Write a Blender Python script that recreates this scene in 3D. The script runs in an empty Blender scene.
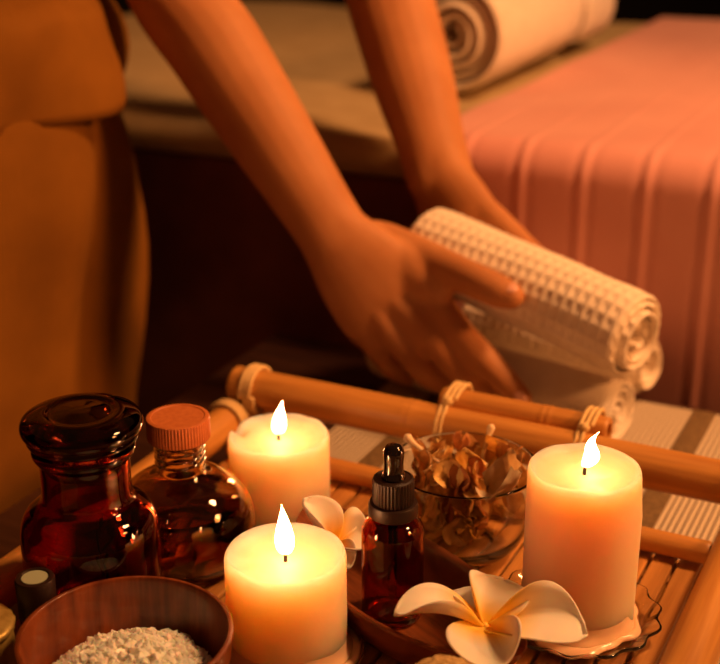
import bpy, bmesh, math, random
from mathutils import Vector, Matrix, noise
PI = math.pi
random.seed(7)
S = bpy.context.scene
C = S.collection

# ------------------------------------------------------------------ camera
CAM_H, PITCH, FPX = 0.41, math.radians(21.0), 1300.0
cd = bpy.data.cameras.new('camera')
cam = bpy.data.objects.new('camera', cd); C.objects.link(cam)
cam.location = (0, 0, CAM_H)
cam.rotation_euler = (PI / 2 - PITCH, 0, 0)
cd.sensor_width = 36; cd.lens = FPX / 720 * 36
cd.clip_start = 0.02; cd.clip_end = 50
cd.dof.use_dof = True; cd.dof.focus_distance = 0.645; cd.dof.aperture_fstop = 6.8
S.camera = cam

# ------------------------------------------------------------------ world, lights, exposure
w = bpy.data.worlds.new('world'); S.world = w; w.use_nodes = True
bg = w.node_tree.nodes['Background']
bg.inputs[0].default_value = (1.0, 0.34, 0.13, 1); bg.inputs[1].default_value = 0.05
S.view_settings.view_transform = 'Standard'; S.view_settings.look = 'None'
S.view_settings.gamma = 1; S.view_settings.exposure = 0.5
S.view_settings.use_curve_mapping = False
S.cycles.max_bounces = 14; S.cycles.transmission_bounces = 12; S.cycles.transparent_max_bounces = 12
S.cycles.sample_clamp_indirect = 12.0
S.cycles.use_denoising = True

def shaded_lamp(name, loc, target, half_angle, radius, power, col):
    l = bpy.data.lights.new(name, 'SPOT'); l.spot_size = math.radians(2 * half_angle); l.spot_blend = 0.8
    l.shadow_soft_size = radius; l.energy = power; l.color = col
    o = bpy.data.objects.new(name, l); C.objects.link(o); o.location = loc
    o.rotation_euler = (Vector(target) - Vector(loc)).to_track_quat('-Z', 'Y').to_euler()
    return o
shaded_lamp('ceiling_lamp_light', (0.95, 0.80, 1.45), (0.40, 1.22, 0.15), 54, 0.14, 72.0, (1.0, 0.45, 0.165))
shaded_lamp('wall_lamp_light', (1.35, 0.25, 1.00), (0.22, 0.96, 0.17), 22, 0.14, 60.0, (1.0, 0.37, 0.10))

# ------------------------------------------------------------------ frames
YAW = math.radians(-26.0)
U = Vector((math.cos(YAW), math.sin(YAW), 0)); V = Vector((-math.sin(YAW), math.cos(YAW), 0))
P0 = Vector((-0.0808, 0.8066, 0))
def F(u, v, z=0.0): return P0 + U * u + V * v + Vector((0, 0, z))     # tray / bed frame
def sight(px, py, Y):                                                   # point at distance Y ahead of the camera
    e = PITCH + math.atan((py - 332) / FPX)
    z = CAM_H - Y * math.tan(e)
    d = Y * math.cos(PITCH) + (CAM_H - z) * math.sin(PITCH)
    return Vector(((px - 360) / FPX * d, Y, z))

# ------------------------------------------------------------------ materials
def mat(name, col, rough=0.6, **kw):
    m = bpy.data.materials.new(name); m.use_nodes = True
    b = m.node_tree.nodes['Principled BSDF']
    b.inputs['Base Color'].default_value = (*col, 1); b.inputs['Roughness'].default_value = rough
    for k, v in kw.items():
        b.inputs[k.replace('_', ' ')].default_value = v
    return m
def nodes(m): return m.node_tree.nodes, m.node_tree.links, m.node_tree.nodes['Principled BSDF']
def noisy(m, c1, c2, scale=(10, 10, 10), detail=4, ramp=(0.35, 0.65), bump=0.0, bscale=None, dist=0.001, coord='Object'):
    n, l, b = nodes(m)
    tc = n.new('ShaderNodeTexCoord'); mp = n.new('ShaderNodeMapping'); mp.inputs['Scale'].default_value = scale
    nz = n.new('ShaderNodeTexNoise'); nz.inputs['Scale'].default_value = 1; nz.inputs['Detail'].default_value = detail
    r = n.new('ShaderNodeValToRGB')
    r.color_ramp.elements[0].position = ramp[0]; r.color_ramp.elements[1].position = ramp[1]
    r.color_ramp.elements[0].color = (*c1, 1); r.color_ramp.elements[1].color = (*c2, 1)
    l.new(tc.outputs[coord], mp.inputs[0]); l.new(mp.outputs[0], nz.inputs['Vector'])
    l.new(nz.outputs[0], r.inputs[0]); l.new(r.outputs[0], b.inputs['Base Color'])
    if bump:
        bp = n.new('ShaderNodeBump'); bp.inputs['Strength'].default_value = bump; bp.inputs['Distance'].default_value = dist
        src = nz
        if bscale:
            m2 = n.new('ShaderNodeMapping'); m2.inputs['Scale'].default_value = bscale; l.new(tc.outputs[coord], m2.inputs[0])
            src = n.new('ShaderNodeTexNoise'); src.inputs['Scale'].default_value = 1; l.new(m2.outputs[0], src.inputs['Vector'])
        l.new(src.outputs[0], bp.inputs['Height']); l.new(bp.outputs[0], b.inputs['Normal'])
    return m

M = {}
M['bamboo'] = noisy(mat('bamboo', (.6, .3, .1), .45), (.44, .18, .035), (.66, .32, .075), (180, 9, 180), 3, (.3, .7), .25)
M['slat'] = noisy(mat('bamboo_slat', (.6, .3, .1), .38), (.36, .145, .032), (.60, .28, .075), (220, 10, 220), 3, (.3, .7), .3)
M['twine'] = noisy(mat('twine', (.7, .5, .2), .8), (.62, .42, .16), (.85, .62, .30), (900, 900, 900), 2, (.3, .7), .6)
M['dark_table'] = noisy(mat('dark_table', (.05, .02, .01), .45), (.030, .010, .006), (.055, .020, .010), (10, 90, 10), 4)
M['wood_dish'] = noisy(mat('wood_dish', (.2, .07, .03), .35), (.15, .036, .010), (.30, .085, .022), (30, 240, 30), 4)
M['wood_bowl'] = noisy(mat('wood_bowl', (.3, .1, .04), .38, Coat_Weight=0.3), (.11, .021, .005), (.30, .070, .014), (240, 60, 25), 4, (.3, .72))
M['skin'] = noisy(mat('skin', (.6, .3, .18), .62, Specular_IOR_Level=0.3, Subsurface_Weight=0.25, Subsurface_Scale=0.004), (.45, .185, .068), (.52, .225, .088), (25, 25, 25), 3)
M['skin'].node_tree.nodes['Principled BSDF'].inputs['Subsurface Radius'].default_value = (1, .4, .2)
M['nail'] = mat('fingernail', (.75, .40, .30), .25)
M['hair'] = mat('hair', (.02, .010, .006), .4)
M['eye'] = mat('eye', (.6, .55, .5), .1)
M['cloth'] = noisy(mat('golden_brown_cloth', (.5, .22, .03), .9, Specular_IOR_Level=0.15), (.18, .068, .007), (.25, .098, .011), (14, 14, 14), 3, (.3, .7), .35, (260, 260, 40), .0008)
M['beige'] = noisy(mat('beige_sheet', (.6, .42, .22), .9), (.42, .30, .15), (.50, .37, .20), (30, 30, 30), 4, (.3, .7), .4, (300, 300, 300), .0008)
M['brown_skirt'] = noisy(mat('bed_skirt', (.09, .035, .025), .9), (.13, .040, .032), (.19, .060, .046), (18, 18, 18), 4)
M['pink'] = noisy(mat('pink_quilt', (.6, .2, .16), .75, Sheen_Weight=0.2), (.66, .29, .265), (.73, .345, .31), (12, 12, 12), 3, (.3, .7), .25, (500, 500, 500), .0005)
M['black_wall'] = noisy(mat('black_wall', (.01, .006, .005), .9), (.010, .006, .005), (.016, .010, .008), (3, 3, 3))
M['floor'] = noisy(mat('dark_floor', (.03, .012, .008), .6), (.025, .010, .007), (.045, .018, .012), (2, 25, 2))
M['cork_cap'] = noisy(mat('terracotta_cap', (.5, .16, .06), .55), (.52, .14, .035), (.62, .19, .05), (300, 300, 300), 3, (.3, .7), .3, None, .0003)
M['black_plastic'] = mat('black_plastic', (.022, .008, .005), .45)
M['rubber'] = mat('black_rubber', (.010, .006, .005), .12, Coat_Weight=0.6)
M['disc'] = mat('pale_disc', (.42, .48, .34), .5)
M['brass'] = noisy(mat('brass', (.5, .36, .12), .45, Metallic=0.5), (.45, .30, .07), (.72, .52, .16), (160, 160, 160), 4, (.3, .7), .8, None, .001)
M['wick'] = mat('charred_wick', (.012, .008, .006), .9)
M['salt'] = mat('salt_crystal', (.97, .92, .84), .35, Subsurface_Weight=0.4, Subsurface_Scale=0.002)
M['loofah'] = noisy(mat('loofah', (.6, .42, .18), .9), (.42, .25, .08), (.72, .50, .22), (400, 400, 400), 3, (.3, .7), 1.0, None, .002)

def glass(name, col, rough=0.0, ior=1.45):
    m = mat(name, col, rough); b = m.node_tree.nodes['Principled BSDF']
    b.inputs['Transmission Weight'].default_value = 1.0; b.inputs['IOR'].default_value = ior
    return m
M['clear'] = glass('clear_glass', (.97, .95, .90))
M['red_amber'] = glass('dark_amber_glass', (.46, .050, .014)); M['dark_amber'] = glass('stopper_amber_glass', (.07, .010, .005))
M['amber'] = glass('brown_amber_glass', (.56, .135, .030))
M['pale_glass'] = glass('pale_brown_glass', (.86, .70, .46))
M['oil'] = glass('brown_oil', (.42, .13, .03), 0, 1.40)

def wax(name, col, rad, scale):
    m = mat(name, col, .42, Subsurface_Weight=1.0, Subsurface_Scale=scale)
    b = m.node_tree.nodes['Principled BSDF']; b.inputs['Subsurface Radius'].default_value = rad
    b.inputs['IOR'].default_value = 1.44; b.inputs['Subsurface Anisotropy'].default_value = .2
    n, l, b = nodes(m)
    tc = n.new('ShaderNodeTexCoord'); nz = n.new('ShaderNodeTexNoise'); nz.inputs['Scale'].default_value = 60
    bp = n.new('ShaderNodeBump'); bp.inputs['Strength'].default_value = .15; bp.inputs['Distance'].default_value = .001
    l.new(tc.outputs['Object'], nz.inputs['Vector']); l.new(nz.outputs[0], bp.inputs['Height']); l.new(bp.outputs[0], b.inputs['Normal'])
    return m
M['wax'] = wax('cream_wax', (.98, .73, .49), (1.0, .62, .44), .06)
M['peach_wax'] = wax('peach_wax', (.96, .66, .43), (1.0, .60, .42), .055)
M['wax_pool'] = mat('soft_wax', (.88, .58, .36), .15, Subsurface_Weight=.3, Subsurface_Scale=.003); M['wax_pool'].node_tree.nodes['Principled BSDF'].inputs['Roughness'].default_value = .12

def flame_mat():
    m = bpy.data.materials.new('flame'); m.use_nodes = True; n, l = m.node_tree.nodes, m.node_tree.links
    n.clear()
    out = n.new('ShaderNodeOutputMaterial'); em = n.new('ShaderNodeEmission'); tr = n.new('ShaderNodeBsdfTransparent'); mx = n.new('ShaderNodeMixShader')
    tc = n.new('ShaderNodeTexCoord'); sp = n.new('ShaderNodeSeparateXYZ'); r = n.new('ShaderNodeValToRGB'); f = n.new('ShaderNodeValToRGB')
    l.new(tc.outputs['Generated'], sp.inputs[0]); l.new(sp.outputs[2], r.inputs[0]); l.new(sp.outputs[2], f.inputs[0])
    e = r.color_ramp.elements; e[0].color = (1, .25, .05, 1); e[1].color = (1, .42, .165, 1); e[1].position = .35
    g = f.color_ramp.elements; g[0].color = (.05, .05, .05, 1); g[0].position = .0; g[1].color = (1, 1, 1, 1); g[1].position = .30
    em.inputs[1].default_value = FLAME
    l.new(r.outputs[0], em.inputs[0]); l.new(f.outputs[0], mx.inputs[0]); l.new(tr.outputs[0], mx.inputs[1]); l.new(em.outputs[0], mx.inputs[2]); l.new(mx.outputs[0], out.inputs[0])
    return m
FLAME = 54.0
M['flame'] = flame_mat()

def petal_mat():
    m = mat('frangipani_petal', (.9, .85, .75), .5, Subsurface_Weight=0.25, Subsurface_Scale=0.003)
    n, l, b = nodes(m)
    uv = n.new('ShaderNodeUVMap'); sp = n.new('ShaderNodeSeparateXYZ'); r = n.new('ShaderNodeValToRGB')
    l.new(uv.outputs[0], sp.inputs[0]); l.new(sp.outputs[0], r.inputs[0]); l.new(r.outputs[0], b.inputs['Base Color'])
    e = r.color_ramp.elements; e[0].color = (.96, .60, .07, 1); e[0].position = .20; e[1].color = (.93, .86, .76, 1); e[1].position = .55
    return m
M['petal'] = petal_mat()
def dried_mat(name, a, b_):
    m = noisy(mat(name, a, .8, Subsurface_Weight=0.1, Subsurface_Scale=.002), a, b_, (120, 120, 120), 3, (.3, .7), .6, None, .001); return m
M['dried'] = [dried_mat('dried_orange', (.78, .44, .10), (.95, .68, .26)), dried_mat('dried_brown', (.55, .25, .05), (.80, .46, .13)),
              dried_mat('dried_gold', (.72, .44, .15), (.92, .68, .32)), dried_mat('dried_red', (.58, .22, .05), (.80, .40, .12))]
M['pale_husk'] = dried_mat('pale_husk', (.72, .52, .28), (.90, .74, .50))

def towel_mat(name, c1, c2, cell, bump):
    m = noisy(mat(name, c1, .92, Sheen_Weight=0.3), c1, c2, (60, 60, 60), 3)
    n, l, b = nodes(m)
    uv = n.new('ShaderNodeUVMap'); sp = n.new('ShaderNodeSeparateXYZ'); l.new(uv.outputs[0], sp.inputs[0])
    outs = []
    for k in (0, 1):
        mu = n.new('ShaderNodeMath'); mu.operation = 'MULTIPLY'; mu.inputs[1].default_value = PI / cell
        si = n.new('ShaderNodeMath'); si.operation = 'SINE'; ab = n.new('ShaderNodeMath'); ab.operation = 'ABSOLUTE'
        l.new(sp.outputs[k], mu.inputs[0]); l.new(mu.outputs[0], si.inputs[0]); l.new(si.outputs[0], ab.inputs[0]); outs.append(ab)
    mi = n.new('ShaderNodeMath'); mi.operation = 'MINIMUM'; l.new(outs[0].outputs[0], mi.inputs[0]); l.new(outs[1].outputs[0], mi.inputs[1])
    iv = n.new('ShaderNodeMath'); iv.operation = 'SUBTRACT'; iv.inputs[0].default_value = 1; l.new(mi.outputs[0], iv.inputs[1])
    pw = n.new('ShaderNodeMath'); pw.operation = 'POWER'; pw.inputs[1].default_value = 2.0; l.new(iv.outputs[0], pw.inputs[0])
    bp = n.new('ShaderNodeBump'); bp.inputs['Strength'].default_value = bump; bp.inputs['Distance'].default_value = .0035
    l.new(pw.outputs[0], bp.inputs['Height']); l.new(bp.outputs[0], b.inputs['Normal'])
    return m
M['waffle'] = towel_mat('waffle_towel', (.88, .76, .62), (.93, .82, .68), .0018, .25)
M['terry'] = towel_mat('terry_towel', (.88, .78, .66), (.94, .84, .72), .0026, .5)

def mat_weave():
    m = mat('woven_mat', (.6, .5, .36), .85)
    n, l, b = nodes(m)
    tc = n.new('ShaderNodeTexCoord'); sp = n.new('ShaderNodeSeparateXYZ'); l.new(tc.outputs['Object'], sp.inputs[0])
    def rib(k, period):
        mu = n.new('ShaderNodeMath'); mu.operation = 'MULTIPLY'; mu.inputs[1].default_value = 2 * PI / period
        si = n.new('ShaderNodeMath'); si.operation = 'SINE'; l.new(sp.outputs[k], mu.inputs[0]); l.new(mu.outputs[0], si.inputs[0]); return si
    a, c = rib(0, .0042), rib(1, .0016)
    ad = n.new('ShaderNodeMath'); ad.operation = 'MULTIPLY_ADD'; ad.inputs[1].default_value = .35
    l.new(c.outputs[0], ad.inputs[0]); l.new(a.outputs[0], ad.inputs[2])
    r = n.new('ShaderNodeValToRGB'); mr = n.new('ShaderNodeMapRange'); mr.inputs[1].default_value = -1.3; mr.inputs[2].default_value = 1.3
    l.new(ad.outputs[0], mr.inputs[0]); l.new(mr.outputs[0], r.inputs[0])
    r.color_ramp.elements[0].color = (.50, .40, .29, 1); r.color_ramp.elements[1].color = (.74, .64, .50, 1)
    l.new(r.outputs[0], b.inputs['Base Color'])
    bp = n.new('ShaderNodeBump'); bp.inputs['Strength'].default_value = .8; bp.inputs['Distance'].default_value = .001
    l.new(ad.outputs[0], bp.inputs['Height']); l.new(bp.outputs[0], b.inputs['Normal'])
    return m
M['weave'] = mat_weave()
M['band'] = noisy(mat('mat_band', (.16, .10, .04), .8), (.11, .065, .025), (.20, .125, .05), (300, 300, 300), 2)

# ------------------------------------------------------------------ builders
def link(name, bm, m, parent=None, angle=40, loc=None, rot=None):
    me = bpy.data.meshes.new(name); bm.normal_update(); bm.to_mesh(me); bm.free()
    for p in me.polygons: p.use_smooth = True
    if angle < 180: me.set_sharp_from_angle(angle=math.radians(angle))
    me.materials.append(m)
    o = bpy.data.objects.new(name, me); C.objects.link(o)
    if loc is not None: o.location = loc
    if rot is not None: o.rotation_euler = rot
    if parent: o.parent = parent
    return o
def tag(o, label, cat=None, group=None, kind=None):
    if label: o['label'] = label
    if cat: o['category'] = cat
    if group: o['group'] = group
    if kind: o['kind'] = kind
    return o
def thing(name, label, cat, loc=(0, 0, 0), rz=0.0, group=None):
    o = bpy.data.objects.new(name, None); o.empty_display_size = .01; C.objects.link(o)
    o.location = loc; o.rotation_euler = (0, 0, rz)
    return tag(o, label, cat, group)
def lathe(profile, n=64, bm=None, close=False, wob=None):
    bm = bm or bmesh.new(); rings = []
    for (r, z) in profile:
        if r < 1e-6: rings.append([bm.verts.new((0, 0, z))])
        else:
            ring = []
            for k in range(n):
                a = 2 * PI * k / n; rr, zz = (r, z) if wob is None else wob(r, z, a)
                ring.append(bm.verts.new((rr * math.cos(a), rr * math.sin(a), zz)))
            rings.append(ring)
    pairs = list(zip(rings, rings[1:])) + ([(rings[-1], rings[0])] if close else [])
    for A, B in pairs:
        for k in range(n):
            k2 = (k + 1) % n
            if len(A) == 1 and len(B) == 1: continue
            if len(A) == 1: bm.faces.new((A[0], B[k2], B[k]))
            elif len(B) == 1: bm.faces.new((A[k], A[k2], B[0]))
            else: bm.faces.new((A[k], A[k2], B[k2], B[k]))
    bmesh.ops.recalc_face_normals(bm, faces=bm.faces)
    return bm
def smooth_profile(pts, sub=6):
    out = []
    for i in range(len(pts) - 1):
        p0 = pts[max(i - 1, 0)]; p1 = pts[i]; p2 = pts[i + 1]; p3 = pts[min(i + 2, len(pts) - 1)]
        for s in range(sub):
            t = s / sub
            out.append(tuple(0.5 * ((2 * b) + (-a + c) * t + (2 * a - 5 * b + 4 * c - d) * t * t + (-a + 3 * b - 3 * c + d) * t ** 3) for a, b, c, d in zip(p0, p1, p2, p3)))
    out.append(tuple(pts[-1])); return out
def tube(bm, pts, radii, n=16, flat=None, up=Vector((0, 0, 1)), caps=True, sub=4):
    """swept tube through points; radii number or (side, up) pairs; rounded ends"""
    P = [Vector(p) for p in pts]; R = [(r, r) if not isinstance(r, (tuple, list)) else tuple(r) for r in radii]
    data = [tuple(p) + r for p, r in zip(P, R)]
    if sub > 1: data = smooth_profile(data, sub)
    P = [Vector(d[:3]) for d in data]; R = [(max(d[3], 1e-4), max(d[4], 1e-4)) for d in data]
    T = []
    for i in range(len(P)):
        a = P[max(i - 1, 0)]; b = P[min(i + 1, len(P) - 1)]; T.append((b - a).normalized())
    if caps:
        k = 4
        pre, post = [], []
        for j in range(1, k + 1):
            a = PI / 2 * j / k; c, s = max(math.cos(a), .02), math.sin(a)
            m0, m1 = min(R[0]), min(R[-1])
            pre.append((P[0] - T[0] * m0 * s, (R[0][0] * c, R[0][1] * c), T[0]))
            post.append((P[-1] + T[-1] * m1 * s, (R[-1][0] * c, R[-1][1] * c), T[-1]))
        seq = pre[::-1] + list(zip(P, R, T)) + post
    else: seq = list(zip(P, R, T))
    side = None; rings = []
    for p, r, t in seq:
        sd = t.cross(up)
        if sd.length < 1e-3: sd = side if side is not None else t.orthogonal()
        sd.normalize()
        if side is not None and sd.dot(side) < 0: sd = -sd
        side = sd; nn = sd.cross(t).normalized()
        rings.append([bm.verts.new(p + sd * (r[0] * math.cos(2 * PI * k / n)) + nn * (r[1] * math.sin(2 * PI * k / n))) for k in range(n)])
    for A, B in zip(rings, rings[1:]):
        for k in range(n): bm.faces.new((A[k], A[(k + 1) % n], B[(k + 1) % n], B[k]))
    bm.faces.new(rings[0][::-1]); bm.faces.new(rings[-1])
    return bm
def box(bm, c, s, rz=0, bev=0.0):
    r = bmesh.ops.create_cube(bm, size=1, matrix=Matrix.Translation(c) @ Matrix.Rotation(rz, 4, 'Z') @ Matrix.Diagonal((*s, 1)))
    if bev:
        ed = list({e for v in r['verts'] for e in v.link_edges})
        bmesh.ops.bevel(bm, geom=ed, offset=bev, segments=3, affect='EDGES', profile=.5)
    return bm

# ------------------------------------------------------------------ room
FZ = -0.45
def struct(name, bm, m, **k):
    o = link(name, bm, m, **k); o['kind'] = 'structure'; return o
bm = bmesh.new(); box(bm, (0, 1.0, FZ - .02), (5.2, 5.2, .04)); struct('floor', bm, M['floor'])
bm = bmesh.new(); box(bm, (0, 3.55, .8), (5.2, .1, 2.5)); struct('wall_back', bm, M['black_wall'])
bm = bmesh.new(); box(bm, (-2.55, 1, .8), (.1, 5.2, 2.5)); struct('wall_left', bm, M['black_wall'])
bm = bmesh.new(); box(bm, (2.55, 1, .8), (.1, 5.2, 2.5)); struct('wall_right', bm, M['black_wall'])

# ------------------------------------------------------------------ massage bed
BZ = .158; BV0, BV1 = .322, 1.18
bed = thing('massage_bed', 'massage bed with beige top sheet and dark brown side behind the low table', 'bed', F(0, 0), YAW)
def rounded_slab(u0, u1, v0, v1, z0, z1, r, m, name, seg=6, wav=0.0, nu=60):
    prof = []
    for (cv, cz, a0) in ((v0 + r, z0 + r, PI), (v1 - r, z0 + r, 1.5 * PI), (v1 - r, z1 - r, 0), (v0 + r, z1 - r, .5 * PI)):
        for k in range(seg + 1):
            a = a0 + (PI / 2) * k / seg; prof.append((cv + r * math.cos(a), cz + r * math.sin(a)))
    bm = bmesh.new(); rings = []
    for i in range(nu + 1):
        u = u0 + (u1 - u0) * i / nu; ring = []
        for (v, z) in prof:
            d = wav * noise.noise(Vector((u * 7, v * 7, z * 5)))
            ring.append(bm.verts.new((u, v + d * (1 if v < v0 + r else 0), z + (d if z > z1 - r else 0))))
        rings.append(ring)
    n = len(prof)
    for A, B in zip(rings, rings[1:]):
        for k in range(n): bm.faces.new((A[k], A[(k + 1) % n], B[(k + 1) % n], B[k]))
    bm.faces.new(rings[0][::-1]); bm.faces.new(rings[-1]); bmesh.ops.recalc_face_normals(bm, faces=bm.faces)
    return link(name, bm, m, bed, 60)
rounded_slab(-.75, 1.25, BV0, BV1, BZ - .034, BZ, .016, M['beige'], 'mattress_sheet', wav=.004, nu=90)
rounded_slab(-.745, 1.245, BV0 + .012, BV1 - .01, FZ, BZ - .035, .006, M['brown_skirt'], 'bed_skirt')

# quilted pink bedspread over the right end of the bed
def bedspread():
    R = .030; off = .011; v0 = BV0 - off - .004; zt = BZ + off + .004
    path = [(v0, z) for z in [FZ + .08 + (zt - R - FZ - .08) * k / 24 for k in range(24)]]
    for k in range(9):
        a = PI - PI / 2 * k / 8; path.append((v0 + R + R * math.cos(a), zt - R + R * math.sin(a)))
    path += [(v0 + R + (BV1 - .035 - v0 - R) * k / 40, zt) for k in range(1, 41)]
    nrm = []
    for i in range(len(path)):
        a, b = path[max(i - 1, 0)], path[min(i + 1, len(path) - 1)]
        t = Vector((b[0] - a[0], b[1] - a[1])).normalized(); nrm.append((-t.y, t.x))
    u0, u1, step = -.004, 1.10, .0026
    nu = int((u1 - u0) / step); bm = bmesh.new(); rows = []
    for i in range(nu + 1):
        u = u0 + (u1 - u0) * i / nu
        ph = ((u - .1385) / .052) % 1.0; d = min(ph, 1 - ph)
        h = .0013 * math.exp(-(d / .050) ** 2) - .0007 * math.exp(-((d - .13) / .06) ** 2)
        row = []
        for j, ((v, z), (nv, nz)) in enumerate(zip(path, nrm)):
            hh = h * (.40 if j > 32 else 1) + .0022 * noise.noise(Vector((u * 9, v * 9, z * 9)))
            if i in (0, nu): hh -= .003
            row.append(bm.verts.new((u, v + nv * hh, z + nz * hh)))
        rows.append(row)
    for A, B in zip(rows, rows[1:]):
        for k in range(len(path) - 1): bm.faces.new((A[k], B[k], B[k + 1], A[k + 1]))
    o = link('bedspread', bm, M['pink'], None, 180, F(0, 0), (0, 0, YAW))
    md = o.modifiers.new('thick', 'SOLIDIFY'); md.thickness = .004; md.offset = 1
    me = o.data
    c = sum((p.normal for p in me.polygons if p.center.z > zt - .01), Vector())
    if c.z < 0: me.flip_normals()
    md.offset = -1
    return tag(o, 'pink quilted bedspread draped over the right end of the massage bed', 'bedspread')
bedspread()

# ------------------------------------------------------------------ rolled towels
def rolled_towel(r_out, length, turns, m, seed, squash=1.0, thick_gap=.86, waffle=0.0):
    SEG = 110 if waffle else 40; CELL = .0085
    rnd = random.Random(seed); ph = rnd.random() * 10
    r_in = .004; pitch = (r_out - r_in) / (turns + thick_gap); steps = int(turns * SEG); nl = 170 if waffle else 36
    bm = bmesh.new(); uvl = bm.loops.layers.uv.new('UVMap'); rows = []; arc = 0; arcs = []
    for i in range(steps + 1):
        th = 2 * PI * i / SEG; r = r_in + pitch * th / (2 * PI)
        arc += r * 2 * PI / SEG; arcs.append(arc); ring = []
        for side in (1, 0):
            rr0 = r + (pitch * thick_gap if side else 0) * (1 if i < steps else .3)
            for k in range(nl + 1):
                s = k / nl; x = (s - .5) * length; kk = k if side else nl - k
                s = kk / nl; x = (s - .5) * (length + .006 * math.sin(th * .31 + ph) * (1 if 1 else 0))
                edge = min(s, 1 - s) * length
                soft = pitch * .38 * (math.exp(-edge / .004))
                rr = rr0 - soft if side else rr0 + soft * .5
                rr += .0012 * noise.noise(Vector((x * 25, th * 1.3, ph)))
                if waffle and side:
                    pit = min(abs(math.sin(PI * x / CELL)), abs(math.sin(PI * arc / CELL)))
                    rr -= waffle * pit
                a = th + .12 * math.sin(s * 3 + ph)
                ring.append(bm.verts.new((x, rr * math.cos(a), rr * math.sin(a) * squash)))
        rows.append(ring)
    n = len(rows[0])
    for i in range(len(rows) - 1):
        A, B = rows[i], rows[i + 1]
        for k in range(n):
            f = bm.faces.new((A[k], A[(k + 1) % n], B[(k + 1) % n], B[k]))
            ks = (k, (k + 1) % n, (k + 1) % n, k)
            for lp, kk, ai in zip(f.loops, ks, (i, i, i + 1, i + 1)):
                q = kk if kk <= nl else 2 * nl + 1 - kk
                lp[uvl].uv = (q / nl * length, arcs[ai])
    bm.faces.new(rows[0][::-1]); bm.faces.new(rows[-1]); bmesh.ops.recalc_face_normals(bm, faces=bm.faces)
    return bm
MATZ = .004
TR = .0315
def place_towel(name, a, b, z, m, seed, label, group, r=TR, turns=5.0, roll=0.0, squash=1.0, raised=0.0):
    a, b = Vector((a[0], a[1], z + raised)), Vector((b[0], b[1], z)); d = b - a
    o = link(name, rolled_towel(r, d.length, turns, m, seed, squash, waffle=.0016 if name == 'rolled_towel' and m is M['waffle'] else 0.0), m, None, 180)
    o.location = (a + b) / 2; o.rotation_mode = 'XYZ'
    o.rotation_euler = (roll, math.asin(-d.z / d.length), math.atan2(d.y, d.x))
    return tag(o, label, 'towel', group)
def along(p, deg, L):
    p = Vector(p); return p - Vector((math.cos(math.radians(deg)), math.sin(math.radians(deg)))) * L
F1, B1, T1 = (.181, .832), (.2184, .911), (.1900, .8235)
F0, B0, T0 = along(F1, -38, .207), along(B1, -42, .165), (.0520, .9620)
place_towel('rolled_towel', F0, F1, MATZ + .0265, M['terry'], 1, 'smooth cream rolled towel at the bottom front of the stack, under the fingers', 'rolled towels held in the hands', r=.0252, turns=4.5, roll=2.2)
place_towel('rolled_towel', B0, B1, MATZ + .0282, M['waffle'], 2, 'rolled towel at the bottom rear of the stack, only its spiral end showing', 'rolled towels held in the hands', r=.0270, turns=4.5, roll=.8)
place_towel('rolled_towel', T0, T1, .0890, M['waffle'], 3, 'waffle-weave rolled towel on top of the stack, under the thumb', 'rolled towels held in the hands', r=.0335, roll=3.6, raised=.024)
# larger bath towels on the bed
def bed_towel(u, va, vb, r, seed, label, roll):
    a, b = F(u, va), F(u, vb)
    place_towel('bath_towel_roll', (a.x, a.y), (b.x, b.y), BZ + r + .007, M['terry'], seed, label, 'rolled bath towels on the bed', r=r, turns=4.5, roll=roll)
bed_towel(-.066, .525, .80, .059, 11, 'thick cream towel roll on the bed with its spiral end facing out', 2.0)
bed_towel(-.060, .815, .930, .051, 12, 'cream towel roll on the bed directly behind the spiral-ended one', 1.0)

# ------------------------------------------------------------------ low table, mat
tb = thing('low_table', 'low dark wooden table in front of the massage bed', 'table', F(0, 0), YAW)
bm = bmesh.new(); box(bm, (.25, -.14, -.0165), (.72, .76, .033), 0, .004); link('table_top', bm, M['dark_table'], tb)
for (u, v) in ((-.07, .2), (.57, .2), (-.07, -.48), (.57, -.48)):
    bm = bmesh.new(); box(bm, (u, v, (FZ - .0332) / 2), (.045, .045, -FZ - .0334), 0, .003); link('leg', bm, M['dark_table'], tb)
mt = thing('woven_mat', 'pale ribbed woven mat with dark bands, spread on the low table under the tray', 'mat', F(0, 0), YAW)
bm = bmesh.new(); box(bm, (.305, -.13, .0018), (.55, .71, .0032), 0, .001); link('mat_panel', bm, M['weave'], mt)
for u in (.079, .269, .325, .46):
    bm = bmesh.new(); box(bm, (u, -.13, .0021), (.017, .711, .0040), 0, .0008); link('band', bm, M['band'], mt)

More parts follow.
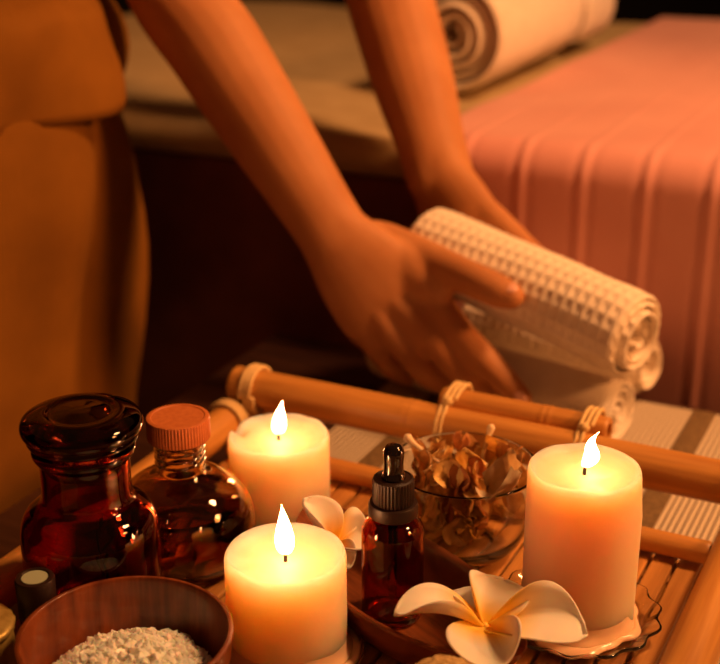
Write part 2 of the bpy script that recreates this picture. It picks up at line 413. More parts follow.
# ------------------------------------------------------------------ bamboo tray
tray = thing('bamboo_tray', 'bamboo tray with pole rails and slat floor holding the candles and bottles', 'tray', F(0, 0), YAW)
TW, TD = .339, -.43; UZ = .062; LZ = .0440
def pole(name, a, b, r, parent, nodes_at=(), m='bamboo'):
    a, b = Vector(a), Vector(b); Lg = (b - a).length; bm = bmesh.new(); rings = []
    prof = [(0.0, r * .62), (0.0, r * .93), (.0012, r)]
    ks = sorted(nodes_at); N = 40; zs = [.003 + (Lg - .006) * i / N for i in range(N + 1)]
    for k in ks: zs += [k - .004, k - .0015, k, k + .0015, k + .004]
    zs = sorted(set(round(z, 5) for z in zs if .002 < z < Lg - .002))
    for z in zs:
        rr = r * (1 + .012 * math.sin(z * 37 + r * 900))
        for k in ks:
            dz = abs(z - k)
            if dz < .0008: rr = r * .985
            elif dz < .003: rr = r * 1.03
        prof.append((z, rr))
    prof += [(Lg - .0012, r), (Lg, r * .93), (Lg, r * .62)]
    full = [(0, .008)] if False else []
    pr = [(0.0, .006)] + [(rr, z) for z, rr in prof]
    pr[1] = (r * .62, 0.0); pr = [(0.0, .012), (r * .60, .012)] + pr[1:] + [(r * .60, Lg - .012), (0.0, Lg - .012)]
    lathe(pr, 28, bm)
    o = link(name, bm, M[m], parent, 50)
    o.location = a; o.rotation_mode = 'QUATERNION'
    # object z axis along the pole; bamboo fibre noise is stretched along object y, so orient through a mesh rotation
    o.data.transform(Matrix.Rotation(-PI / 2, 4, 'X'))
    o.rotation_quaternion = (b - a).to_track_quat('Y', 'Z')
    return o
pole('rail', (-.004, 0, UZ), (TW + .06, 0, UZ), .0128, tray, (.13, .33))
pole('rail', (.002, .006, LZ), (.002, TD - .02, LZ), .0118, tray, (.15, .35))
pole('rail', (TW, .02, LZ), (TW, TD - .02, LZ), .0123, tray, (.2, .41))
pole('rail', (-.02, TD, UZ + .004), (TW + .02, TD, UZ + .004), .0120, tray, (.1, .3))
LV = -.040
pole('base_rail', (.016, LV, .0375), (TW - .014, LV, .0375), .0068, tray, (.21,))
pole('base_rail', (.016, TD + .02, .0375), (TW - .014, TD + .02, .0375), .0065, tray)
for u in (.03, TW / 2, TW - .03):
    pole('foot_rail', (u, LV + .004, .0140), (u, TD + .01, .0140), .0098, tray)
for (u, v) in ((.026, .0), (TW + .020, 0.0), (.026, TD), (TW - .026, TD)):
    pole('corner_post', (u, v + (LV + .010 if v == 0 else .014), .016), (u, v, UZ - .010), .0065, tray)
bm = bmesh.new(); u = .015; k = 0
while u < TW - .026:
    rr = random.Random(k); box(bm, (u + .006, (LV + .007 + TD) / 2, .0275 + rr.uniform(-.0004, .0004)), (.0122, abs(TD - LV) + .001 + rr.uniform(0, .004), .0048), 0, .0012)
    u += .0140; k += 1
link('slat_panel', bm, M['slat'], tray)
for v in (LV - .006, (LV + TD) / 2, TD + .03):  # backing added so the lit mat doesn't show bright through the slat gaps
    bm = bmesh.new(); box(bm, (TW / 2, v, .0244), (TW - .03, .026, .0012), 0, .0003); link('gap_backing_strip', bm, M['slat'], tray)
def lashing(parent, centre, axis, r, turns, pitch, squash=(1, 1), wire=.0016):
    pts = []; ax_ = Vector(axis).normalized(); s = ax_.cross(Vector((0, 0, 1))).normalized(); t = s.cross(ax_)
    for i in range(int(turns * 16) + 1):
        a = 2 * PI * i / 16
        pts.append(Vector(centre) + s * (r * squash[0] * math.cos(a)) + t * (r * squash[1] * math.sin(a)) + ax_ * (pitch * (i / 16 - turns / 2)))
    bm = bmesh.new(); tube(bm, pts, [wire] * len(pts), 8, sub=1)
    return link('lashing', bm, M['twine'], parent, 180)
lashing(tray, (.013, 0.0, UZ - .001), (1, 0, 0), .0150, 3, .0032, (1, 1.08))
lashing(tray, (TW + .018, 0.0, UZ), (1, 0, 0), .0143, 4, .0030)
lashing(tray, (.002, -.020, LZ), (0, 1, 0), .0138, 3, .0030)
lashing(tray, (.002, -.30, LZ), (0, 1, 0), .0138, 3, .0030)
# handle pole tied on behind the rear rail
hp = pole('handle', (.139, .0215, UZ + .007), (.248, .0215, UZ + .007), .0095, tray, (.07,))
for hu in (.150, .238):
    pts = []
    for i in range(16 * 2 + 5):
        a = 2 * PI * i / 16
        # an oval loop round both poles, tilted with the line between them
        c = Vector((hu + .0034 * (i / 16 - 1.2), .0108, UZ + .004))
        e1 = Vector((0, .0215, .008)).normalized(); e2 = Vector((0, -.008, .0215)).normalized()
        pts.append(c + e1 * (.0252 * math.cos(a)) + e2 * (.0143 * math.sin(a) * (1 if abs(math.cos(a)) < .9 else 1)))
    bm = bmesh.new(); tube(bm, pts, [.0014] * len(pts), 8, sub=1); bmesh.ops.create_icosphere(bm, subdivisions=2, radius=.0034, matrix=Matrix.Translation((hu, .002, UZ + .0165))); link('lashing', bm, M['twine'], tray, 180)
SZ = .0308     # top of the slat floor

# ------------------------------------------------------------------ candles
def candle(loc, r, h, label, flame_h, lean, notch=None, pool=.006, seed=1, drip=None, m='wax'):
    t = thing('pillar_candle', label, 'candle', loc, 0, 'lit pillar candles')
    rnd = random.Random(seed)
    def wob(rr, z, a):
        k = noise.noise(Vector((math.cos(a) * 1.6, math.sin(a) * 1.6, z * 22 + seed * 9)))
        dz = 0
        if z > h * .55 and rr > r * .5:
            dz = .0013 * noise.noise(Vector((math.cos(a) * 2, math.sin(a) * 2, seed * 5.0)))
        if notch and z > h - .009 and rr > r * .70:
            d = abs((a - notch + PI) % (2 * PI) - PI)
            dz -= .0055 * math.exp(-(d / .14) ** 2)
        rw = rr * (1 + .010 * k)
        if drip and rr > r * .95 and z < h - .004:
            d = abs((a - drip[0] + PI) % (2 * PI) - PI)
            rw += drip[1] * math.exp(-(d / .13) ** 2) * (1 if z < h * .78 else max(0, (h - .004 - z) / (h * .22)))
        return rw, z + dz
    prof = [(0, 0), (r * .6, 0), (r * .97, 0), (r, .002)]
    N = 22
    prof += [(r, .002 + (h - .006) * i / N) for i in range(1, N + 1)]
    prof += smooth_profile([(r, h - .0035), (r * .985, h - .0012), (r * .955, h), (r * .92, h - .0006), (r * .86, h - .0026), (r * .76, h - pool * .8), (r * .60, h - pool), (r * .3, h - pool * 1.05), (r * .12, h - pool * 1.0)], 4)
    prof.append((0, h - pool * .95))
    link('wax_body', lathe(prof, 96, wob=wob), M[m], t, 180)
    zb = h - pool * .95
    # wick
    bm = bmesh.new(); wl = .0095
    pts = [Vector((0, 0, zb - .003)), Vector((0, 0, zb + wl * .4)), Vector((lean * .0015, 0, zb + wl * .8)), Vector((lean * .003 + .0004, 0, zb + wl))]
    tube(bm, pts, [.0010, .0009, .0009, .0006], 8, sub=3); link('wick', bm, M['wick'], t, 180)
    # flame: a teardrop that leans and tapers to a tip
    bm = bmesh.new(); n = 20; K = 26; rings = []; fz = zb + wl * .42
    for j in range(K + 1):
        s = j / K; rad = .0050 * (math.sin(PI * min(1, (s + .03)) ** .62) ** .9) * (1 - .25 * s) * (flame_h / .027) ** .5 if 0 < j < K else .0001
        cx = lean * (.0052 * s * s + .0018 * math.sin(s * 5.5) * (1 - s * .3) * (1 if abs(lean) > .8 else .2)); z = fz + flame_h * s
        rings.append([bm.verts.new((cx + rad * math.cos(2 * PI * k / n), rad * math.sin(2 * PI * k / n) * .9, z)) for k in range(n)])
    for A, B in zip(rings, rings[1:]):
        for k in range(n): bm.faces.new((A[k], A[(k + 1) % n], B[(k + 1) % n], B[k]))
    bm.faces.new(rings[0][::-1]); bm.faces.new(rings[-1])
    link('flame', bm, M['flame'], t, 180)
    return t
def glass_saucer(loc, r, label, rim=.006, wob_amp=0.0, petals=0):
    def wob(rr, z, a):
        k = 1 + wob_amp * math.cos(a * petals) * (rr / r) ** 2 if petals else 1
        return rr * k, z
    pr = smooth_profile([(r * .55, .0), (r * .62, .0004), (r * .80, .0014), (r * .96, rim * .75), (r, rim), (r * .985, rim + .0010), (r * .94, rim * .95), (r * .78, .0034), (r * .60, .0026)], 4)
    bm = lathe([(0, 0)] + pr + [(0, .0026)], 96, wob=wob)
    o = link('glass_saucer', bm, M['clear'], None, 180, loc)
    return tag(o, label, 'saucer', 'glass saucers under the candles')
CS1 = (-.0356, .541, SZ + .0029)
CS2 = (.1105, .572, SZ + .0029)
CS3 = (-.048, .6945, SZ)
c1 = candle((CS1[0], CS1[1], SZ + .0029), .0293, .0565, 'lit cream candle in front, beside the wooden bowl of salt', .0265, -.25, pool=.0055, seed=1)
c2 = candle((CS2[0], CS2[1], SZ + .0029), .0279, .086, 'tallest lit candle, cream over peach, at the right of the tray', .0190, 1.35, pool=.0045, seed=2, drip=(-.35, .0016), m='peach_wax')
c3 = candle((CS3[0], CS3[1], SZ), .0300, .0485, 'short lit cream candle with a notched rim near the rear rail', .0215, .55, notch=math.radians(158), pool=.0045, seed=3)
# melted wax that ran down to the saucers
def spill(parent, r, R, seed, amp, h=.0045):
    def wob(rr, z, a):
        k = 1 + amp * (noise.noise(Vector((math.cos(a) * 1.3, math.sin(a) * 1.3, seed * 3.3))) + .4 * noise.noise(Vector((math.cos(a) * 4, math.sin(a) * 4, seed * 3.3)))) * ((rr - r) / (R - r) if rr > r else 0)
        return rr * k, z
    pr = smooth_profile([(r * .90, .0), (R * .90, .0004), (R * 1.0, .0012), (R * .99, .0026), (R * .93, .0036), (R * .86, h * .85), (r * 1.10, h), (r * 1.03, h + .0035), (r * .985, h + .010)], 4)
    bm = lathe(pr, 96, wob=wob, close=True)
    return link('melted_wax', bm, M['wax_pool'], parent, 180)
spill(c1, .0293, .0365, 1, .04)
spill(c2, .0279, .0345, 2, .20, .0030)
glass_saucer((CS1[0], CS1[1], SZ + .0002), .0380, 'clear glass saucer under the front candle beside the oval dish', .0055)
glass_saucer((CS2[0], CS2[1], SZ + .0002), .0430, 'clear scalloped glass saucer under the tallest candle', .0075, .035, 14)

# ------------------------------------------------------------------ amber apothecary jar
jar = thing('apothecary_jar', 'dark red-brown glass apothecary jar with a broad flat stopper', 'jar', (-.1342, .569, SZ))
H = .110
outer = [(.0, .0015), (.022, .0012), (.029, .0), (.0325, .0016), (.0340, .006), (.0342, .020), (.0342, .052), (.0336, .060), (.0310, .0665), (.0262, .0705), (.0232, .0730), (.0220, .077), (.0218, .086), (.0220, .0955), (.0238, .0975), (.0250, .1000), (.0246, .1025), (.0215, .1035)]
inner = [(.0190, .1025), (.0190, .090), (.0193, .078), (.0205, .0725), (.0255, .0680), (.0297, .0625), (.0318, .055), (.0320, .040), (.0320, .012), (.0300, .0065), (.020, .0048), (0, .0045)]
link('jar_body', lathe([outer[0]] + smooth_profile(outer[1:], 4) + smooth_profile(inner[:-1], 4) + [inner[-1]], 96), M['red_amber'], jar, 180)
st = [(0, .090), (.0168, .090), (.0178, .092), (.0184, .1025), (.0200, .1045), (.0255, .1055), (.0270, .1072), (.0262, .1092), (.0285, .1105), (.0294, .1130), (.0290, .1158), (.0270, .1180), (.0220, .1200), (.0180, .1205), (.0150, .1196), (.0110, .1200), (.0050, .1208)]
link('stopper', lathe([st[0]] + smooth_profile(st[1:], 4) + [(0, .1208)], 96), M['dark_amber'], jar, 180)
# dried sprig inside the jar
bm = bmesh.new()
tube(bm, [(.004, .006, .0075), (.006, .002, .030), (.004, -.004, .052), (.009, -.008, .064)], [.0006, .0007, .0006, .0004], 6)
for k, (z, a) in enumerate(((.020, .5), (.030, 2.2), (.038, -1.0), (.045, .3), (.052, 1.7))):
    b = Vector((.005, 0, z)); tube(bm, [b, b + Vector((.007 * math.cos(a), .007 * math.sin(a), .007))], [.0006, .0010], 6, sub=1)
link('sprig', bm, M['wick'], jar, 180)

# ------------------------------------------------------------------ round oil bottle
ob = thing('oil_bottle', 'round clear bottle of brown oil with an orange-brown screw cap', 'bottle', (-.098, .636, SZ))
o_ = [(.020, .001), (.028, .0), (.0345, .003), (.0395, .0125), (.0403, .0215), (.0385, .0325), (.0335, .0415), (.0255, .0485), (.0175, .0520), (.0135, .0545), (.0130, .0575), (.0130, .0740)]
i_ = [(.0108, .0740), (.0108, .0570), (.0118, .0535), (.0165, .0500), (.0245, .0465), (.0320, .0398), (.0368, .0315), (.0384, .0215), (.0376, .0130), (.033, .0055), (.026, .0035)]
link('bottle_body', lathe([(0, .0016)] + smooth_profile(o_, 5) + smooth_profile(i_, 5) + [(0, .0032)], 96), M['pale_glass'], ob, 180)
fl = [(.026, .0037), (.0328, .0057), (.0374, .0132), (.0382, .0215), (.0366, .0313), (.0333, .0375)]
link('oil', lathe([(0, .0035)] + smooth_profile(fl, 5) + [(0, .0375)], 96), M['oil'], ob, 60)
bm = bmesh.new(); pts = []
for i in range(16 * 4 + 1):
    a = 2 * PI * i / 16; pts.append((.0132 * math.cos(a), .0132 * math.sin(a), .0580 + .0038 * i / 16))
tube(bm, pts, [.00085] * len(pts), 8, sub=1); link('screw_thread', bm, M['pale_glass'], ob, 180)
def ribbed_cap(r, z0, z1, ribs, amp, bev=.0012):
    bm = bmesh.new(); n = ribs * 6; rings = []
    for (rr, z, k) in ((0, z0, 0), (r * .8, z0, 0), (r - .0006, z0, 0), (r, z0 + .0006, 1), (r, z1 - bev, 1), (r - bev * .3, z1 - bev * .3, 0), (r - bev, z1, 0), (r * .85, z1, 0), (r * .82, z1 - .0004, 0), (0, z1 - .0004, 0)):
        if rr == 0: rings.append([bm.verts.new((0, 0, z))]); continue
        rings.append([bm.verts.new(((rr - k * amp * (.5 + .5 * math.cos(ribs * 2 * PI * j / n))) * math.cos(2 * PI * j / n), (rr - k * amp * (.5 + .5 * math.cos(ribs * 2 * PI * j / n))) * math.sin(2 * PI * j / n), z)) for j in range(n)])
    for A, B in zip(rings, rings[1:]):
        for j in range(n):
            j2 = (j + 1) % n
            if len(A) == 1: bm.faces.new((A[0], B[j2], B[j]))
            elif len(B) == 1: bm.faces.new((A[j], A[j2], B[0]))
            else: bm.faces.new((A[j], A[j2], B[j2], B[j]))
    bmesh.ops.recalc_face_normals(bm, faces=bm.faces); return bm
link('screw_cap', ribbed_cap(.0172, .0742, .0868, 60, .0005), M['cork_cap'], ob, 35)

# ------------------------------------------------------------------ oval wooden dish
DISH_C = Vector((.0215, .571, SZ)); DYAW = math.atan2(-.81, .58)
def dish():
    a, b = .088, .0365; bm = bmesh.new(); n = 96; rings = []
    def ring(s, z, lift=0):
        out = []
        for k in range(n):
            t = 2 * PI * k / n; c, sn = math.cos(t), math.sin(t)
            x = a * s * math.copysign(abs(c) ** 1.0, c); y = b * (s if s > .5 else s) * math.copysign(abs(sn) ** 1.25, sn)
            out.append(bm.verts.new((x, y, z + lift * (abs(c) ** 4))))
        return out
    for s, z, l in ((.55, 0, 0), (.70, 0.0004, 0), (.80, .006, .001), (.90, .0145, .002), (.985, .0235, .003), (1.0, .0250, .003), (.99, .0262, .003), (.94, .0258, .003), (.895, .0230, .003), (.84, .0145, .002), (.76, .0070, .0005), (.66, .0050, 0), (.40, .0046, 0)):
        rings.append(ring(s, z, l))
    for A, B in zip(rings, rings[1:]):
        for k in range(n): bm.faces.new((A[k], A[(k + 1) % n], B[(k + 1) % n], B[k]))
    bm.faces.new(rings[0][::-1]); bm.faces.new(rings[-1]); bmesh.ops.recalc_face_normals(bm, faces=bm.faces)
    o = link('wooden_dish', bm, M['wood_dish'], None, 50, DISH_C, (0, 0, DYAW))
    tag(o, 'oval dark wooden dish with pointed ends holding the amber dropper bottle', 'dish')
dish()

# ------------------------------------------------------------------ dropper bottle
DZ = SZ + .0052
db = thing('dropper_bottle', 'small brown glass dropper bottle with ribbed black cap, standing in the oval dish', 'bottle', (.0165, .572, DZ))
o_ = [(.011, .0008), (.0140, .0), (.0154, .0012), (.0158, .004), (.0158, .020), (.0158, .046), (.0153, .0505), (.0130, .0540), (.0100, .0560), (.0092, .0575), (.0092, .062)]
i_ = [(.0070, .062), (.0070, .0575), (.0080, .0550), (.0110, .0530), (.0136, .0495), (.0142, .045), (.0142, .020), (.0142, .006), (.0125, .0035), (.008, .003)]
link('bottle_body', lathe([(0, .0012)] + smooth_profile(o_, 4) + smooth_profile(i_, 4) + [(0, .003)], 72), M['amber'], db, 180)
link('collar', lathe([(0, .0575), (.0118, .0575), (.0124, .0581), (.0124, .0634), (.0118, .0645), (0, .0645)], 64), M['black_plastic'], db, 40)
link('ribbed_cap', ribbed_cap(.0105, .0646, .0780, 36, .0006, .0016), M['black_plastic'], db, 35)
bl = smooth_profile([(.0062, .0781), (.0056, .0798), (.0050, .0815), (.0049, .086), (.0052, .0895), (.0051, .0925), (.0038, .0950), (.0015, .0960)], 4)
link('rubber_bulb', lathe([(0, .0778)] + bl + [(0, .0961)], 48), M['rubber'], db, 180)
pt = [(.0024, .0570), (.0024, .016), (.0012, .0085), (.0008, .0086), (.0016, .016), (.0016, .0570)]
link('pipette', lathe(pt, 24, close=True), M['clear'], db, 180)

# ------------------------------------------------------------------ wooden bowl of salt
BW = Vector((-.104, .490, SZ))
bw = thing('wooden_bowl', 'turned reddish wooden bowl filled with white salt at the lower left', 'bowl', BW)
pr = smooth_profile([(.020, .0), (.026, .0006), (.0335, .0060), (.0410, .0180), (.0455, .0320), (.0476, .0465), (.0474, .0482), (.0462, .0485), (.0452, .0470), (.0430, .0330), (.0385, .0190), (.0300, .0085), (.018, .0050)], 5)
link('bowl_body', lathe([(0, 0)] + pr + [(0, .0045)], 96), M['wood_bowl'], bw, 180)
bm = bmesh.new(); rnd = random.Random(4)
lathe([(0, .006)] + [(.026, .0075), (.0365, .022), (.0368, .0235), (.035, .026), (.026, .030), (.014, .0330), (.006, .0340)] + [(0, .0342)], 48, bm)
for k in range(620):
    rr = .0360 * math.sqrt(rnd.random()); a = rnd.random() * 2 * PI
    q = rr / .0360; z = .0352 + .0015 * q * math.sin(a + 2.4) - .0100 * q ** 2.4 + .002 * noise.noise(Vector((rr * math.cos(a) * 90, rr * math.sin(a) * 90, 0)))
    s = rnd.uniform(.0020, .0036)
    r = bmesh.ops.create_icosphere(bm, subdivisions=1, radius=s, matrix=Matrix.Translation((rr * math.cos(a), rr * math.sin(a), z)) @ Matrix.Rotation(rnd.random() * 6, 4, Vector((rnd.random() + .1, rnd.random(), rnd.random()))) @ Matrix.Diagonal((1, rnd.uniform(.6, 1), rnd.uniform(.6, 1), 1)))
    for v in r['verts']: v.co += Vector((rnd.uniform(-1, 1), rnd.uniform(-1, 1), rnd.uniform(-1, 1))) * s * .2
salt = link('bath_salt', bm, M['salt'], None, 25, BW)
tag(salt, 'coarse white bath salt heaped in the turned wooden bowl', 'salt', None, 'stuff')

# ------------------------------------------------------------------ small vial and brass pot
vl = thing('small_vial', 'tiny dark vial with a pale disc in its cap, behind the wooden bowl', 'vial', (-.1522, .5265, SZ))
link('vial_body', lathe([(0, 0)] + smooth_profile([(.006, 0), (.0082, .0006), (.0086, .003), (.0086, .028), (.0080, .031), (.0064, .033), (.0064, .036)], 3) + [(0, .036)], 40), M['red_amber'], vl, 60)
link('vial_cap', lathe([(0, .0332), (.0080, .0332), (.0090, .034), (.0093, .0530), (.0088, .0544), (.0070, .0546), (.0066, .0538), (0, .0538)], 48), M['black_plastic'], vl, 40)
link('cap_disc', lathe([(0, .0539), (.0060, .0539), (.0061, .0543), (0, .0544)], 40), M['disc'], vl, 40)
bp_ = thing('brass_pot', 'small dull brass pot with scalloped lid, beyond the vial at the left edge', 'pot', (-.178, .504, SZ))
link('pot_body', lathe([(0, 0)] + smooth_profile([(.014, 0), (.0165, .001), (.0185, .010), (.0195, .024), (.0195, .036), (.0190, .040)], 4) + [(0, .040)], 48), M['brass'], bp_, 60)
link('pot_lid', lathe([(0, .0401)] + smooth_profile([(.0195, .0401), (.0205, .0412), (.0205, .0428), (.0190, .0440), (.0150, .0448), (.006, .0460)], 4) + [(0, .0462)], 48, wob=lambda r, z, a: (r * (1 + .012 * math.cos(18 * a)), z)), M['brass'], bp_, 60)

# ------------------------------------------------------------------ glass bowl of potpourri
GB = Vector((.0580, .6465, SZ))
pr = smooth_profile([(.016, .0012), (.0205, .0), (.0268, .0025), (.0338, .0110), (.0380, .0250), (.0402, .0400), (.0410, .0515), (.0406, .0526), (.0398, .0520), (.0388, .0395), (.0366, .0255), (.0322, .0130), (.0240, .0060), (.014, .0042)], 5)
gb = link('glass_bowl', lathe([(0, .0014)] + pr + [(0, .004)], 96), M['clear'], None, 180, GB)
tag(gb, 'clear glass bowl heaped with dried orange potpourri beside the dropper bottle', 'bowl')
rnd = random.Random(12)
def crinkled_petal(sz, curl, seed, m):
    bm = bmesh.new(); N = 9; Mx = 9; grid = []
    for i in range(N + 1):
        s = i / N; row = []
        wd = sz * .55 * math.sin(PI * (.08 + .86 * s)) ** .8
        for j in range(Mx + 1):
            t = j / Mx * 2 - 1; x = s * sz; y = t * wd
            z = curl * sz * (s * s * .8 + t * t * .55) + sz * .16 * noise.noise(Vector((s * 3.5, t * 2.5, seed * 7.7)))
            row.append(bm.verts.new((x + sz * .08 * noise.noise(Vector((s * 3, t * 3, seed))), y + sz * .1 * noise.noise(Vector((t * 3, s * 3, seed + 5))), z)))
        grid.append(row)
    for A, B in zip(grid, grid[1:]):
        for j in range(Mx): bm.faces.new((A[j], B[j], B[j + 1], A[j + 1]))
    bmesh.ops.solidify(bm, geom=bm.faces[:], thickness=.0004)
    bmesh.ops.recalc_face_normals(bm, faces=bm.faces)
    return bm
protos = []
for k in range(7):
    bm = crinkled_petal([.017, .015, .019, .013, .021, .016, .014][k], [.5, .8, .6, .9, .4, 1.0, .7][k], k + 1, None)
    me = bpy.data.meshes.new('dried_petal'); bm.to_mesh(me); bm.free()
    for p in me.polygons: p.use_smooth = True
    me.materials.append(M['dried'][k % 4]); protos.append(me)
spots = []
for k in range(78):
    layer = k / 78; zc = .010 + .041 * layer ** .9
    rmax = .020 + .010 * min(1, zc / .03) if zc < .042 else .030 - .35 * (zc - .042)
    a = k * 2.39996; rr = rmax * math.sqrt((k * .618) % 1.0)
    spots.append((rr * math.cos(a), rr * math.sin(a), zc))
for k, (x, y, z) in enumerate(spots):
    me = protos[rnd.randrange(7)]; o = bpy.data.objects.new('dried_petal', me); C.objects.link(o)
    out = math.atan2(y, x)
    sc = rnd.uniform(.65, .95)
    rot = Matrix.Rotation(out + PI + rnd.uniform(-1, 1), 4, 'Z') @ Matrix.Rotation(-rnd.uniform(.1, 1.1), 4, 'Y') @ Matrix.Rotation(rnd.uniform(-.9, .9), 4, 'X')
    cl = Matrix.Translation((GB.x + x, GB.y + y, GB.z + z)) @ rot @ Matrix.Diagonal((sc, sc, sc, 1)) @ Matrix.Translation((-.006, 0, 0))
    o.matrix_world = cl
    lim = .0325 if z < .02 else .0345
    for v in me.vertices:
        pass
    tag(o, 'crinkled dried petal in the heap inside the glass bowl', 'dried petal', 'dried petals in the glass bowl')
def stem_piece(pts, radii, label, m='pale_husk', n=8):
    bm = bmesh.new(); tube(bm, pts, radii, n, sub=3)
    o = link('dried_stalk', bm, M[m], None, 180); return tag(o, label, 'stalk')
stem_piece([sight(446, 468, .655), sight(430, 456, .655), sight(414, 444, .658), sight(408, 438, .66)], [.0014, .0013, .0016, .0026], 'dried stalk poking out of the potpourri at its left side, over the rim')
stem_piece([sight(478, 476, .66), sight(483, 455, .665), sight(488, 438, .67), sight(491, 428, .672)], [.0022, .0015, .0015, .0024], 'pale dried stalk standing upright out of the potpourri at its back')
o = link('dried_husk', crinkled_petal(.030, .55, 31, None), M['pale_husk'], None, 180)
o.matrix_world = Matrix.Translation(sight(486, 490, .628)) @ Matrix.Rotation(-.6, 4, 'Z') @ Matrix.Rotation(-.35, 4, 'Y') @ Matrix.Rotation(.5, 4, 'X')
tag(o, 'large curled pale husk lying on top of the potpourri', 'dried petal')
o = link('dried_flower_head', crinkled_petal(.024, .8, 37, None), M['dried'][0], None, 180)
o.matrix_world = Matrix.Translation(sight(508, 486, .662)) @ Matrix.Rotation(.4, 4, 'Z') @ Matrix.Rotation(-1.1, 4, 'Y')
tag(o, 'upright orange dried petal at the right of the potpourri, next to the tallest candle', 'dried petal')

# ------------------------------------------------------------------ frangipani flowers
def petal_bm(length, width, lift, cup, twist, seed):
    bm = bmesh.new(); uvl = bm.loops.layers.uv.new('UVMap'); N, K = 22, 12; g = []
    for i in range(N + 1):
        s = i / N
        wd = width * .5 * (.30 + .70 * math.sin(min(1, s / .62) * PI / 2)) * (math.sqrt(max(0, 1 - ((s - .62) / .385) ** 2)) if s > .62 else 1)
        row = []
        for j in range(K + 1):
            t = j / K * 2 - 1
            x = length * s; y = t * wd + twist * length * .10 * s * s
            z = lift * length * (s - .75 * s * s * s) + cup * width * (t * t) * (.25 + .35 * math.sin(PI * s))
            e = max(0, t - .45)
            z += e * e * width * .9 * math.sin(PI * min(1, s * 1.1)); y -= e * e * width * .35
            row.append(bm.verts.new((x, y, z)))
        g.append(row)
    for i in range(N):
        for j in range(K):
            f = bm.faces.new((g[i][j], g[i + 1][j], g[i + 1][j + 1], g[i][j + 1]))
            for lp, (a, b) in zip(f.loops, ((i, j), (i + 1, j), (i + 1, j + 1), (i, j + 1))): lp[uvl].uv = (a / N, b / K)
    bmesh.ops.recalc_face_normals(bm, faces=bm.faces)
    bmesh.ops.solidify(bm, geom=bm.faces[:], thickness=.0009)
    return bm
def flower(loc, tilt, label, petals, rz=0):
    t = thing('frangipani_flower', label, 'flower', loc, rz, 'frangipani flowers')
    t.rotation_euler = (tilt[0], tilt[1], rz)
    for k, (ang, ln, wd, lf, cu, pitch) in enumerate(petals):
        o = link('petal', petal_bm(ln, wd, lf, cu, 1, k), M['petal'], t, 180)
        o.rotation_euler = (0, -math.radians(pitch), math.radians(ang)); o.location = (math.cos(math.radians(ang)) * .001, math.sin(math.radians(ang)) * .001, .0004 * k)
    bm = bmesh.new(); tube(bm, [(0, 0, .0015), (0, 0, -.002), (.0005, 0, -.005)], [.0022, .0018, .0014], 10)
    link('flower_tube', bm, M['petal'], t, 180)
    return t
flower(sight(484, 638, .526) + Vector((0, 0, .005)), (math.radians(5), math.radians(3)), 'large white frangipani with yellow centre leaning on the oval dish before the tallest candle',
       [(-20, .047, .038, .30, .30, 5), (62, .027, .034, .30, .25, 20), (124, .026, .024, .2, .3, 2), (184, .044, .024, .55, .35, 5), (262, .034, .038, .15, .35, 0)])
flower(sight(330, 556, .606) + Vector((0, 0, .004)), (math.radians(8), 0), 'white frangipani half hidden behind the front candle, one petal standing up',
       [(130, .030, .022, .30, .7, 50), (-10, .022, .030, .25, .5, 6), (60, .022, .020, .3, .4, 4), (200, .024, .022, .3, .3, 8), (-75, .022, .024, .2, .3, -2)])

# ------------------------------------------------------------------ loofah ball at the bottom edge
bm = bmesh.new(); bmesh.ops.create_icosphere(bm, subdivisions=5, radius=.0215)
for v in bm.verts:
    d = v.co.normalized(); v.co += d * (.0012 * noise.noise(d * 9) + .0007 * noise.noise(d * 40))
lo = link('loofah_ball', bm, M['loofah'], None, 180, (.037, .475, SZ + .0207))
tag(lo, 'fuzzy tan fibre ball, its top just showing at the bottom edge', 'ball')

